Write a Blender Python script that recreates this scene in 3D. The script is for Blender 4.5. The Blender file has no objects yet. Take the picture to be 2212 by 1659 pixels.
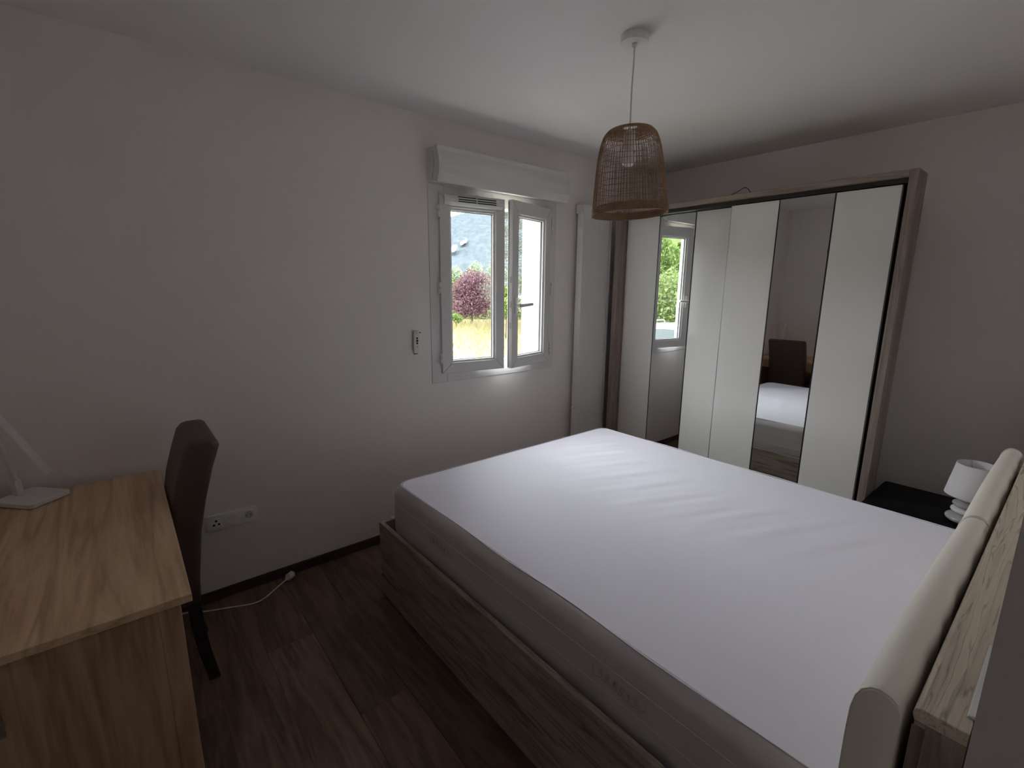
import bpy, bmesh, math, random
import numpy as np
from mathutils import Vector, Matrix

rng = random.Random(7)
nrg = np.random.default_rng(7)
SC = bpy.context.scene
COL = SC.collection

# ------------------------------------------------------------------ camera
CAM = Vector((0, 0, 1.5487))
F_PX = 1026.505
yaw, pitch, roll = 0.691231695, -0.199916137, 0.00852754192
fwd = Vector((math.sin(yaw)*math.cos(pitch), math.cos(yaw)*math.cos(pitch), math.sin(pitch)))
r0 = Vector((math.cos(yaw), -math.sin(yaw), 0)); u0 = r0.cross(fwd)
rr = math.cos(roll)*r0 + math.sin(roll)*u0
uu = -math.sin(roll)*r0 + math.cos(roll)*u0
cam = bpy.data.cameras.new('camera'); cam.sensor_width = 36.0; cam.lens = F_PX*36.0/2212.0
cam.clip_start = 0.01; cam.clip_end = 3000
co = bpy.data.objects.new('camera', cam); COL.objects.link(co)
M = Matrix((rr, uu, -fwd)).transposed().to_4x4(); M.translation = CAM
co.matrix_world = M
SC.camera = co

# ------------------------------------------------------------------ light and exposure
SC.view_settings.view_transform = 'Standard'
SC.view_settings.look = 'None'
SC.view_settings.gamma = 1.0
SC.view_settings.use_curve_mapping = False
SC.view_settings.exposure = 0.32
W = bpy.data.worlds.new('sky'); SC.world = W; W.use_nodes = True
bg = W.node_tree.nodes['Background']
bg.inputs[0].default_value = (0.88, 0.94, 1.0, 1); bg.inputs[1].default_value = 7.5
SC.cycles.max_bounces = 14; SC.cycles.diffuse_bounces = 9; SC.cycles.transparent_max_bounces = 16

sun = bpy.data.lights.new('sun', 'SUN'); sun.energy = 3.0; sun.angle = math.radians(8); sun.color = (1, .96, .9)
so = bpy.data.objects.new('sun', sun); COL.objects.link(so)
so.rotation_euler = Vector((0.25, 0.75, -0.85)).to_track_quat('-Z', 'Y').to_euler()

def area(name, loc, target, sx, sy, power, color):
    l = bpy.data.lights.new(name, 'AREA'); l.shape = 'RECTANGLE'; l.size = sx; l.size_y = sy
    l.energy = power; l.color = color
    o = bpy.data.objects.new(name, l); COL.objects.link(o); o.location = loc
    o.rotation_euler = (Vector(target)-Vector(loc)).to_track_quat('-Z', 'Y').to_euler()
    return o
# unseen area lamp added outside to brighten the room, standing in for sky
area('added_sky_fill', (1.2, 6.6, 4.3), (2.05, 2.6, 1.5), 7.0, 3.4, 1000, (0.95, 0.97, 1.0))

# ------------------------------------------------------------------ helpers
BASE = {}

class MB:
    def __init__(s): s.v = []; s.f = []; s.sm = []
    def add(s, vs, fs, smooth=False):
        n = len(s.v); s.v += [tuple(p) for p in vs]; s.f += [tuple(i+n for i in f) for f in fs]; s.sm += [smooth]*len(fs); return s
    def box(s, x0, x1, y0, y1, z0, z1):
        return s.add([(x0,y0,z0),(x1,y0,z0),(x1,y1,z0),(x0,y1,z0),(x0,y0,z1),(x1,y0,z1),(x1,y1,z1),(x0,y1,z1)],
              [(3,2,1,0),(4,5,6,7),(0,1,5,4),(1,2,6,5),(2,3,7,6),(3,0,4,7)])
    def rbox(s, x0, x1, y0, y1, z0, z1, b, seg=2, smooth=True):
        bm = bmesh.new(); bmesh.ops.create_cube(bm, size=1)
        for v in bm.verts: v.co = Vector(((x0+x1)/2+v.co.x*(x1-x0), (y0+y1)/2+v.co.y*(y1-y0), (z0+z1)/2+v.co.z*(z1-z0)))
        bmesh.ops.bevel(bm, geom=bm.edges[:], offset=b, segments=seg, affect='EDGES', profile=.5, clamp_overlap=True)
        bm.verts.index_update()
        s.add([v.co.copy() for v in bm.verts], [[v.index for v in f.verts] for f in bm.faces], smooth); bm.free(); return s
    def prism(s, poly, axis, a, b, smooth=False):
        # poly: 2d points; axis 'x' -> (y,z), 'y' -> (x,z), 'z' -> (x,y)
        def P(p, t): return {'x': (t, p[0], p[1]), 'y': (p[0], t, p[1]), 'z': (p[0], p[1], t)}[axis]
        n = len(poly); vs = [P(p, a) for p in poly]+[P(p, b) for p in poly]
        fs = [(i, (i+1) % n, n+(i+1) % n, n+i) for i in range(n)]
        s.add(vs, fs, smooth); k = len(s.v)-2*n
        s.f += [tuple(k+i for i in reversed(range(n))), tuple(k+n+i for i in range(n))]; s.sm += [False, False]; return s
    def tube(s, path, r, n=8, caps=True, closed=False, smooth=True):
        path = [Vector(p) for p in path]; m = len(path); vs = []; up = None
        for i, p in enumerate(path):
            if closed: t = path[(i+1) % m]-path[i-1]
            else: t = path[min(i+1, m-1)]-path[max(i-1, 0)]
            if t.length < 1e-9: t = Vector((0,0,1))
            t.normalize()
            if up is None:
                up = Vector((0,0,1)) if abs(t.z) < .9 else Vector((1,0,0))
            a = up - t*up.dot(t)
            if a.length < 1e-6: a = t.orthogonal()
            a.normalize(); b = t.cross(a); up = a
            rad = r[i] if isinstance(r, (list, tuple)) else r
            vs += [p+a*rad*math.cos(2*math.pi*k/n)+b*rad*math.sin(2*math.pi*k/n) for k in range(n)]
        fs = []
        for i in range(m if closed else m-1):
            j = (i+1) % m
            fs += [(i*n+k, i*n+(k+1) % n, j*n+(k+1) % n, j*n+k) for k in range(n)]
        if caps and not closed: fs += [tuple(reversed(range(n))), tuple((m-1)*n+k for k in range(n))]
        return s.add(vs, fs, smooth)
    def lathe(s, prof, cx, cy, n=32, smooth=True, sx=1, sy=1):
        vs = []; m = len(prof)
        for r, z in prof: vs += [(cx+sx*r*math.cos(2*math.pi*k/n), cy+sy*r*math.sin(2*math.pi*k/n), z) for k in range(n)]
        fs = [(i*n+k, i*n+(k+1) % n, (i+1)*n+(k+1) % n, (i+1)*n+k) for i in range(m-1) for k in range(n)]
        if prof[0][0] > 1e-6: fs.append(tuple(reversed(range(n))))
        if prof[-1][0] > 1e-6: fs.append(tuple((m-1)*n+k for k in range(n)))
        return s.add(vs, fs, smooth)
    def disc(s, c, axis, r, d, n=20, smooth=False):
        # short cylinder, centre c, extends d along axis
        p = [(r*math.cos(2*math.pi*k/n), r*math.sin(2*math.pi*k/n)) for k in range(n)]
        if axis == 'y': return s.prism([(c[0]+a, c[2]+b) for a, b in p], 'y', c[1], c[1]+d)
        if axis == 'x': return s.prism([(c[1]+a, c[2]+b) for a, b in p], 'x', c[0], c[0]+d)
        return s.prism([(c[0]+a, c[1]+b) for a, b in p], 'z', c[2], c[2]+d)
    def xf(s, fn):
        s.v = [tuple(fn(Vector(p))) for p in s.v]; return s
    def build(s, name, mat, parent=None, bevel=0, seg=2, kind=None, label=None):
        base = BASE.get(parent.name, Vector()) if parent else Vector()
        me = bpy.data.meshes.new(name)
        me.from_pydata([tuple(Vector(p)-base) for p in s.v], [], s.f)
        me.polygons.foreach_set('use_smooth', s.sm)
        bm = bmesh.new(); bm.from_mesh(me); bmesh.ops.recalc_face_normals(bm, faces=bm.faces[:])
        if bevel:
            es = [e for e in bm.edges if e.is_manifold and e.calc_face_angle(0) > .6]
            bmesh.ops.bevel(bm, geom=es, offset=bevel, segments=seg, affect='EDGES', profile=.5, clamp_overlap=True)
        bm.to_mesh(me); bm.free()
        me.materials.append(mat)
        o = bpy.data.objects.new(name, me); COL.objects.link(o)
        if parent: o.parent = parent; BASE[o.name] = base.copy()
        else: BASE[o.name] = Vector()
        if kind: o['kind'] = kind
        if label: o['label'] = label
        return o

def thing(name, loc, label, cat, group=None, kind=None):
    o = bpy.data.objects.new(name, None); COL.objects.link(o); o.location = loc; o.empty_display_size = .1
    BASE[o.name] = Vector(loc); o['label'] = label
    if cat: o['category'] = cat
    if group: o['group'] = group
    if kind: o['kind'] = kind
    return o
def tag(o, label, cat, group=None, kind=None):
    o['label'] = label
    if cat: o['category'] = cat
    if group: o['group'] = group
    if kind: o['kind'] = kind
    return o
def struct(o, label=None):
    o['kind'] = 'structure'
    if label: o['label'] = label
    return o
def copy_tree(o, parent=None):
    c = o.copy(); COL.objects.link(c)
    if parent: c.parent = parent
    for ch in [x for x in bpy.data.objects if x.parent == o]: copy_tree(ch, c)
    return c

# ------------------------------------------------------------------ materials
def nodes(name):
    m = bpy.data.materials.new(name); m.use_nodes = True
    return m, m.node_tree, m.node_tree.nodes['Principled BSDF']
def mat(name, col, rough=.6, metal=0, spec=.5, var=0.0, scale=8, bump=0.0, bscale=60, coat=0, sheen=0):
    m, nt, b = nodes(name); N = nt.nodes; L = nt.links
    b.inputs['Base Color'].default_value = (*col, 1); b.inputs['Roughness'].default_value = rough
    b.inputs['Metallic'].default_value = metal; b.inputs['Specular IOR Level'].default_value = spec
    b.inputs['Coat Weight'].default_value = coat; b.inputs['Sheen Weight'].default_value = sheen
    tc = N.new('ShaderNodeTexCoord')
    if var:
        n = N.new('ShaderNodeTexNoise'); n.inputs['Scale'].default_value = scale; n.inputs['Detail'].default_value = 4
        L.new(tc.outputs['Object'], n.inputs['Vector'])
        mr = N.new('ShaderNodeMapRange'); mr.inputs[3].default_value = 1-var; mr.inputs[4].default_value = 1+var
        L.new(n.outputs['Fac'], mr.inputs[0])
        mx = N.new('ShaderNodeMix'); mx.data_type = 'RGBA'; mx.blend_type = 'MULTIPLY'; mx.inputs[0].default_value = 1
        mx.inputs[6].default_value = (*col, 1); L.new(mr.outputs[0], mx.inputs[7]); L.new(mx.outputs[2], b.inputs['Base Color'])
    if bump:
        n2 = N.new('ShaderNodeTexNoise'); n2.inputs['Scale'].default_value = bscale; n2.inputs['Detail'].default_value = 5
        L.new(tc.outputs['Object'], n2.inputs['Vector'])
        bp = N.new('ShaderNodeBump'); bp.inputs['Strength'].default_value = bump; bp.inputs['Distance'].default_value = .002
        L.new(n2.outputs['Fac'], bp.inputs['Height']); L.new(bp.outputs[0], b.inputs['Normal'])
    return m
def wood(name, dark, mid, light, axis, rough=.55, stretch=10, scale=3.0, crack=0.0, bump=.15, rnd=False, lines=0.0):
    """grain lines along axis, from stretched noise, with broad cathedral bands and fine dark pores"""
    m, nt, b = nodes(name); N = nt.nodes; L = nt.links
    tc = N.new('ShaderNodeTexCoord')
    src = tc.outputs['Object']
    oi = N.new('ShaderNodeObjectInfo')
    if rnd:
        ad = N.new('ShaderNodeVectorMath'); ad.operation = 'ADD'
        sc_ = N.new('ShaderNodeVectorMath'); sc_.operation = 'SCALE'; sc_.inputs[3].default_value = 1
        cb = N.new('ShaderNodeCombineXYZ'); mu = N.new('ShaderNodeMath'); mu.operation = 'MULTIPLY'; mu.inputs[1].default_value = 37
        L.new(oi.outputs['Random'], mu.inputs[0])
        for k in range(3): L.new(mu.outputs[0], cb.inputs[k])
        L.new(src, ad.inputs[0]); L.new(cb.outputs[0], ad.inputs[1]); src = ad.outputs[0]
    mp = N.new('ShaderNodeMapping'); sv = [1, 1, 1]
    sv['xyz'.index(axis)] = 1.0/stretch
    mp.inputs['Scale'].default_value = [scale*s for s in sv]; L.new(src, mp.inputs[0])
    n1 = N.new('ShaderNodeTexNoise'); n1.inputs['Scale'].default_value = 2.2; n1.inputs['Detail'].default_value = 3; n1.inputs['Distortion'].default_value = .6
    L.new(mp.outputs[0], n1.inputs['Vector'])
    # cathedral lines: bands of the low-frequency noise
    mul = N.new('ShaderNodeMath'); mul.operation = 'MULTIPLY'; mul.inputs[1].default_value = 9
    fr = N.new('ShaderNodeMath'); fr.operation = 'PINGPONG'; fr.inputs[1].default_value = 1
    L.new(n1.outputs['Fac'], mul.inputs[0]); L.new(mul.outputs[0], fr.inputs[0])
    n2 = N.new('ShaderNodeTexNoise'); n2.inputs['Scale'].default_value = 14; n2.inputs['Detail'].default_value = 6; n2.inputs['Roughness'].default_value = .65
    L.new(mp.outputs[0], n2.inputs['Vector'])
    a = N.new('ShaderNodeMath'); a.operation = 'MULTIPLY'; a.inputs[1].default_value = .35; L.new(fr.outputs[0], a.inputs[0])
    c = N.new('ShaderNodeMath'); c.operation = 'MULTIPLY_ADD'; c.inputs[1].default_value = .65; L.new(n2.outputs['Fac'], c.inputs[0]); L.new(a.outputs[0], c.inputs[2])
    rp = N.new('ShaderNodeValToRGB'); e = rp.color_ramp.elements
    e[0].position = .28; e[0].color = (*dark, 1); e[1].position = .75; e[1].color = (*light, 1)
    k = e.new(.5); k.color = (*mid, 1)
    L.new(c.outputs[0], rp.inputs[0]); out = rp.outputs[0]
    if lines:
        mu2 = N.new('ShaderNodeMath'); mu2.operation = 'MULTIPLY'; mu2.inputs[1].default_value = 26; L.new(n1.outputs['Fac'], mu2.inputs[0])
        fr2 = N.new('ShaderNodeMath'); fr2.operation = 'PINGPONG'; fr2.inputs[1].default_value = 1; L.new(mu2.outputs[0], fr2.inputs[0])
        ad2 = N.new('ShaderNodeMath'); ad2.operation = 'MULTIPLY_ADD'; ad2.inputs[1].default_value = .5; L.new(n2.outputs['Fac'], ad2.inputs[0]); L.new(fr2.outputs[0], ad2.inputs[2])
        r2 = N.new('ShaderNodeValToRGB'); q = 1-lines
        r2.color_ramp.elements[0].position = .27; r2.color_ramp.elements[0].color = (q, q, q, 1)
        r2.color_ramp.elements[1].position = .45; r2.color_ramp.elements[1].color = (1, 1, 1, 1)
        L.new(ad2.outputs[0], r2.inputs[0])
        mx2 = N.new('ShaderNodeMix'); mx2.data_type = 'RGBA'; mx2.blend_type = 'MULTIPLY'; mx2.inputs[0].default_value = 1
        L.new(out, mx2.inputs[6]); L.new(r2.outputs[0], mx2.inputs[7]); out = mx2.outputs[2]
    if crack:
        n3 = N.new('ShaderNodeTexNoise'); n3.inputs['Scale'].default_value = 5; n3.inputs['Detail'].default_value = 2; n3.inputs['Distortion'].default_value = 1.0
        mp3 = N.new('ShaderNodeMapping'); mp3.inputs['Scale'].default_value = [scale*s*1.3 for s in sv]; mp3.inputs['Location'].default_value = (3.1, 1.7, 4.4)
        L.new(src, mp3.inputs[0]); L.new(mp3.outputs[0], n3.inputs['Vector'])
        r3 = N.new('ShaderNodeValToRGB'); r3.color_ramp.elements[0].position = .30; r3.color_ramp.elements[0].color = (1-crack, 1-crack, 1-crack, 1)
        r3.color_ramp.elements[1].position = .37; r3.color_ramp.elements[1].color = (1, 1, 1, 1)
        L.new(n3.outputs['Fac'], r3.inputs[0])
        mx = N.new('ShaderNodeMix'); mx.data_type = 'RGBA'; mx.blend_type = 'MULTIPLY'; mx.inputs[0].default_value = 1
        L.new(out, mx.inputs[6]); L.new(r3.outputs[0], mx.inputs[7]); out = mx.outputs[2]
    if rnd:
        mr = N.new('ShaderNodeMapRange'); mr.inputs[3].default_value = .74; mr.inputs[4].default_value = 1.34; L.new(oi.outputs['Random'], mr.inputs[0])
        mx = N.new('ShaderNodeMix'); mx.data_type = 'RGBA'; mx.blend_type = 'MULTIPLY'; mx.inputs[0].default_value = 1
        L.new(out, mx.inputs[6]); L.new(mr.outputs[0], mx.inputs[7]); out = mx.outputs[2]
    L.new(out, b.inputs['Base Color']); b.inputs['Roughness'].default_value = rough
    if bump:
        bp = N.new('ShaderNodeBump'); bp.inputs['Strength'].default_value = bump; bp.inputs['Distance'].default_value = .001
        L.new(c.outputs[0], bp.inputs['Height']); L.new(bp.outputs[0], b.inputs['Normal'])
    return m
def glass(name):
    m = bpy.data.materials.new(name); m.use_nodes = True; nt = m.node_tree; N = nt.nodes; L = nt.links
    N.remove(N['Principled BSDF']); out = N['Material Output']
    t = N.new('ShaderNodeBsdfTransparent'); t.inputs[0].default_value = (.97, .985, .975, 1)
    g = N.new('ShaderNodeBsdfGlossy'); g.inputs['Roughness'].default_value = .01
    lw = N.new('ShaderNodeLayerWeight'); lw.inputs[0].default_value = .5
    pw = N.new('ShaderNodeMath'); pw.operation = 'POWER'; pw.inputs[1].default_value = 5; L.new(lw.outputs['Facing'], pw.inputs[0])
    f = N.new('ShaderNodeMath'); f.operation = 'MULTIPLY_ADD'; f.inputs[1].default_value = .9; f.inputs[2].default_value = .03; L.new(pw.outputs[0], f.inputs[0])
    mx = N.new('ShaderNodeMixShader'); L.new(f.outputs[0], mx.inputs[0]); L.new(t.outputs[0], mx.inputs[1]); L.new(g.outputs[0], mx.inputs[2])
    L.new(mx.outputs[0], out.inputs[0]); return m
def leafmat(name, col, var=.35, trans=.3):
    m, nt, b = nodes(name); N = nt.nodes; L = nt.links
    tc = N.new('ShaderNodeTexCoord'); n = N.new('ShaderNodeTexNoise'); n.inputs['Scale'].default_value = 5; n.inputs['Detail'].default_value = 5
    L.new(tc.outputs['Object'], n.inputs['Vector'])
    rp = N.new('ShaderNodeValToRGB'); e = rp.color_ramp.elements
    e[0].position = .3; e[0].color = (*[c*(1-var) for c in col], 1); e[1].position = .7; e[1].color = (*[min(1, c*(1+var)) for c in col], 1)
    L.new(n.outputs['Fac'], rp.inputs[0]); L.new(rp.outputs[0], b.inputs['Base Color'])
    b.inputs['Roughness'].default_value = .7; b.inputs['Specular IOR Level'].default_value = .2
    tr = N.new('ShaderNodeBsdfTranslucent'); L.new(rp.outputs[0], tr.inputs[0])
    mx = N.new('ShaderNodeMixShader'); mx.inputs[0].default_value = trans
    L.new(b.outputs[0], mx.inputs[1]); L.new(tr.outputs[0], mx.inputs[2]); L.new(mx.outputs[0], N['Material Output'].inputs[0])
    return m

WALL = mat('wall_paint', (.875, .83, .82), .85, spec=.25, var=.015, scale=2.5, bump=.12, bscale=220)
CEIL = mat('ceiling_paint', (.83, .80, .795), .9, spec=.2, var=.01, scale=2)
EXTW = mat('exterior_render', (.80, .80, .78), .9, bump=.3, bscale=150)
PVC = mat('white_pvc', (.74, .735, .72), .35, var=.01)
BEAD = mat('grey_gasket', (.10, .10, .105), .6)
PVCB = mat('white_bead', (.80, .80, .79), .3)
WHITEP = mat('white_plastic', (.80, .79, .77), .35)
SOCKW = mat('socket_plastic', (.90, .875, .865), .3)
BLACKP = mat('black_plastic', (.012, .011, .011), .45)
DARKGAP = mat('dark_brown_laminate', (.020, .013, .012), .6)
GLASS = glass('window_glass')
MIRR = mat('mirror', (.80, .82, .81), .0, metal=1)
LACQ = mat('white_gloss_lacquer', (.76, .74, .715), .10, spec=.5)
EDGE = mat('door_edge', (.55, .53, .55), .35)
ALU = mat('aluminium_edge', (.55, .55, .55), .3, metal=1)
WOODW = wood('wardrobe_oak', (.20, .155, .135), (.27, .215, .185), (.33, .27, .235), 'z', stretch=14, scale=7)
WOODWL = wood('wardrobe_oak_lintel', (.20, .155, .135), (.27, .215, .185), (.33, .27, .235), 'y', stretch=14, scale=7)
BEDW = wood('bed_oak_side', (.25, .20, .165), (.37, .305, .25), (.45, .385, .32), 'y', stretch=12, scale=6, crack=.5, lines=.25)
BEDWX = wood('bed_oak_foot', (.25, .20, .165), (.37, .305, .25), (.45, .385, .32), 'x', stretch=12, scale=6, crack=.5, lines=.25)
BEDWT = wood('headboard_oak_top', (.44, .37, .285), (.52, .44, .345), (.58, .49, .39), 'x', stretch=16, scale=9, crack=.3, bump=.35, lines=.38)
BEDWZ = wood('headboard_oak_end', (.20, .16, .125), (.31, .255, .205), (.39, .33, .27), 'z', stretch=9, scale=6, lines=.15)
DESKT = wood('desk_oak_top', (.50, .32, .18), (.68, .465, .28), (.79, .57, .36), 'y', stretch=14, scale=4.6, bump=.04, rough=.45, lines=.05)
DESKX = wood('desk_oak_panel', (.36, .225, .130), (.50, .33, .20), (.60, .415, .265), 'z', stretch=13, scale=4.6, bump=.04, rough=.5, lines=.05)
FLOORM = wood('floor_oak', (.105, .060, .041), (.165, .100, .070), (.225, .140, .098), 'y', stretch=9, scale=5, rough=.5, crack=.35, rnd=True)
SUBFL = mat('floor_joint', (.02, .013, .010), .8)
SKIRT = wood('skirting_brown', (.045, .026, .020), (.062, .038, .030), (.080, .050, .040), 'x', stretch=12, scale=6, rough=.5)
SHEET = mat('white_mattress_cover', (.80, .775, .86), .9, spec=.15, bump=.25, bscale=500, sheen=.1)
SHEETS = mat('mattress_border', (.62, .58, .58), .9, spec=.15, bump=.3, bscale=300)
LABELG = mat('grey_embroidery', (.50, .465, .465), .9)
LEATH = mat('cream_leatherette', (.76, .70, .61), .45, spec=.4, bump=.08, bscale=350)
CHAIRM = mat('brown_leatherette', (.085, .055, .046), .5, var=.12, scale=9, bump=.1, bscale=300)
CHAIRL = mat('dark_wood_leg', (.030, .020, .017), .5)
WICK = mat('rattan', (.35, .205, .11), .6, var=.35, scale=45)
BULB = mat('opal_bulb', (.85, .84, .82), .3)
NIGHT = mat('black_lacquer', (.0025, .0025, .003), .55, spec=.15)
SHADE = mat('white_lampshade', (.72, .68, .69), .85, bump=.2, bscale=600)
STONEW = mat('white_ceramic', (.74, .73, .70), .15, coat=.4)
STONEG = mat('grey_ceramic', (.42, .42, .41), .25, var=.25, scale=30)
CLEAR = mat('frosted_plastic', (.55, .53, .51), .25)
STEEL = mat('brushed_steel', (.55, .54, .52), .35, metal=1)
RADM = mat('radiator_white', (.70, .675, .66), .45)
RADG = mat('radiator_groove', (.36, .345, .345), .5)

# ------------------------------------------------------------------ setting
XL, XR, YW, ZC = -0.53, 3.70, 2.5787, 2.5
YH = 0.012          # wall behind the headboard
XD0, XD1 = -0.36, 0.655   # doorway in that wall, where the photo was taken from
HX0, HX1, HZ0, HZ1 = 1.545, 2.47, 0.995, 2.12   # window hole
YO = 2.845

fl = struct(MB().box(XL-.2, XR+.1, -1.6, YW+.02, -.12, -.008).build('floor', SUBFL), 'dark brown wood plank floor')
PW, PL = .192, 1.285
plank_me = {}
def plank(x0, x1, y0, y1):
    key = (round(x1-x0, 3), round(y1-y0, 3))
    if key not in plank_me:
        g = .0004
        o = MB().box(g, key[0]-g, g, key[1]-g, -.008, 0).build('plank', FLOORM, None, bevel=.0008, seg=1)
        plank_me[key] = o.data; o.location = (x0, y0, 0); o.parent = fl; return
    o = bpy.data.objects.new('plank', plank_me[key]); COL.objects.link(o); o.location = (x0, y0, 0); o.parent = fl
x = .326-PW*5
ci = 0
while x < XR:
    xa, xb = max(x, XL), min(x+PW, XR)
    if xb-xa > .01:
        offs = [.765, .34, 1.09, .55, .0, .9, .2][ci % 7]
        y = offs-PL*2
        if ci == 5: y = 2.03-PL*3
        while y < YW:
            ya, yb = max(y, -1.5), min(y+PL, YW)
            if yb-ya > .02: plank(xa, xb, ya, yb)
            y += PL
    x += PW; ci += 1

struct(MB().box(XL-.2, XR+.1, -1.6, YO, ZC, ZC+.2).build('ceiling', CEIL), 'white painted ceiling')
# window wall with its opening and outer reveal
w = MB()
w.box(XL-.2, HX0, YW, YO, -.1, ZC); w.box(HX1, XR+.1, YW, YO, -.1, ZC)
w.box(HX0, HX1, YW, YO, -.1, HZ0); w.box(HX0, HX1, YW, YO, HZ1, ZC)
struct(w.build('wall_back', WALL), 'white painted wall with the window')
e = MB()
e.box(-9, HX0, YO, YO+.03, -.9, 3.0); e.box(HX1, 9, YO, YO+.03, -.9, 3.0)
e.box(HX0, HX1, YO, YO+.03, -.9, HZ0-.02); e.box(HX0, HX1, YO, YO+.03, HZ1, 3.0)
struct(e.build('wall_exterior', EXTW), 'pale rendered outer face of the house')
struct(MB().box(XR, XR+.1, -1.6, YW, -.1, ZC).build('wall_right', WALL), 'white wall behind the wardrobe')
struct(MB().box(XL-.2, XL, -1.6, YW, -.1, ZC).build('wall_left', WALL), 'white wall behind the desk')
wf = MB().box(XD1, XR, YH-.10, YH, -.1, ZC).box(XL, XD0, YH-.10, YH, -.1, ZC).box(XD0, XD1, YH-.10, YH, 2.08, ZC)
struct(wf.build('wall_front', WALL), 'white wall behind the headboard')
struct(MB().box(XL, XR, -1.6, -1.5, -.1, ZC).build('wall_hall', WALL), 'white corridor wall')
struct(MB().box(1.6, 1.7, -1.5, YH-.10, -.1, ZC).build('wall_hall_end', WALL), 'white corridor end wall')
# skirting
def skirt(name, x0, x1, y0, y1):
    struct(MB().box(x0, x1, y0, y1, 0, .053).build(name, SKIRT, None, bevel=.003), 'dark brown skirting board')
skirt('baseboard_back', XL, XR, YW-.013, YW)
skirt('baseboard_right', XR-.013, XR, YH, YW-.013)
skirt('baseboard_left', XL, XL+.013, YH, YW-.013)
skirt('baseboard_front', XD1+.003, XR-.013, YH, YH+.004)
skirt('baseboard_front_left', XL+.013, XD0, YH, YH+.013)

# ------------------------------------------------------------------ window
win = thing('window_1', (2.006, YW, .953), 'white casement window with two sashes standing ajar', None, kind='structure')
X0, X1, Z0, Z1 = 1.481, 2.532, .953, 2.141
f = MB()
yf = YW-.006
f.box(X0, 1.59, yf, YW+.075, Z0, Z1); f.box(2.424, X1, yf, YW+.075, Z0, Z1)
f.box(1.59, 2.424, yf, YW+.075, Z0, 1.055); f.box(1.59, 2.424, yf, YW+.075, 2.055, Z1)
f.build('frame', PVC, win, bevel=.002, seg=1)
MB().box(1.50, 2.51, YW+.075, YO+.06, .975, .997).build('outer_sill', EXTW, win)
SH = (1.011, 2.098)   # sash bottom and top
SWID = .450
def sash(name, hx, hy, ang, sgn):
    """built as if hinged at x=0 and reaching to x=SWID, then turned and placed; sgn -1 mirrors it"""
    def T(p):
        a = ang
        lx, ly = p.x, p.y
        qx = lx*math.cos(a)+ly*math.sin(a); qy = -lx*math.sin(a)+ly*math.cos(a)
        return Vector((hx+sgn*qx, hy+qy, p.z))
    z0, z1 = SH; D_ = .042
    gx0, gx1, gz0, gz1 = .066, SWID-.066, z0+.066, z1-.082
    m = MB()
    def mitre(o, i, y0, y1, mm):
        (a0, a1, b0, b1), (c0, c1, d0, d1) = o, i
        O = [(a0, b0), (a1, b0), (a1, b1), (a0, b1)]; I = [(c0, d0), (c1, d0), (c1, d1), (c0, d1)]
        for k in range(4):
            j = (k+1) % 4
            mm.prism([O[k], O[j], I[j], I[k]], 'y', y0, y1)
    mitre((0, SWID, z0, z1), (gx0, gx1, gz0, gz1), 0, D_, m)
    s = m.xf(T).build('sash', PVC, win, bevel=.003, seg=2)
    m = MB(); mitre((gx0-.001, gx1+.001, gz0-.001, gz1+.001), (gx0+.014, gx1-.014, gz0+.014, gz1-.014), .012, .038, m)
    m.xf(T).build('glazing_bead', PVCB, s, bevel=.003)
    m = MB(); mitre((gx0+.013, gx1-.013, gz0+.013, gz1-.013), (gx0+.0175, gx1-.0175, gz0+.0175, gz1-.0175), .026, .037, m)
    m.xf(T).build('gasket', BEAD, s)
    MB().box(gx0+.016, gx1-.016, .030, .036, gz0+.016, gz1-.016).xf(T).build('pane', GLASS, s)
    # mitre joint lines in the corners
    m = MB()
    for (a, b), (c, d) in [((0, z0), (gx0, gz0)), ((SWID, z0), (gx1, gz0)), ((0, z1), (gx0, gz1)), ((SWID, z1), (gx1, gz1))]:
        m.tube([(a+(c-a)*.06, -.0001, b+(d-b)*.06), (a+(c-a)*.97, -.0001, b+(d-b)*.97)], .0005, 4)
    m.xf(T).build('mitre_joint', mat('joint_line', (.45, .44, .43), .6) if 'joint_line' not in bpy.data.materials else bpy.data.materials['joint_line'], s)
    # dark rubber seal running round the closing edge
    MB().box(SWID-.0005, SWID+.001, .030, .036, z0+.01, z1-.01).xf(T).build('seal', BEAD, s)
    # hinges
    for hz in (1.99, 1.545, 1.107):
        m = MB(); m.tube([(-.010, -.007, hz-.034), (-.010, -.007, hz-.001)], .0068, 10); m.tube([(-.010, -.007, hz+.001), (-.010, -.007, hz+.034)], .0068, 10)
        m.rbox(-.017, -.010, -.004, .003, hz-.045, hz+.045, .002)
        m.xf(T).build('hinge', WHITEP, s)
    return s, T
sl, TL = sash('left', 1.547, 2.556, math.radians(8.0), 1)
sr, TR = sash('right', 2.465, 2.556, math.radians(13.2), -1)
sl['label'] = 'sash with a trickle vent along its top'
sr['label'] = 'sash with a lever handle'
# trickle vent on the first sash
m = MB(); z1 = SH[1]
prof = [(-.001, z1-.012), (-.014, z1-.014), (-.022, z1-.030), (-.022, z1-.052), (-.012, z1-.068), (-.001, z1-.070)]
m.prism(prof, 'x', .025, SWID-.022)
m.xf(TL).build('vent', PVCB, sl, bevel=.003)
m = MB()
for zz, yy in ((z1-.020, -.0185), (z1-.034, -.0223), (z1-.046, -.0223)):
    for a, b in ((.115, .235), (.243, .375)):
        m.box(a, b, yy-.0006, yy+.004, zz-.0028, zz+.0028)
m.xf(TL).build('vent_slot', BLACKP, sl)
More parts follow.
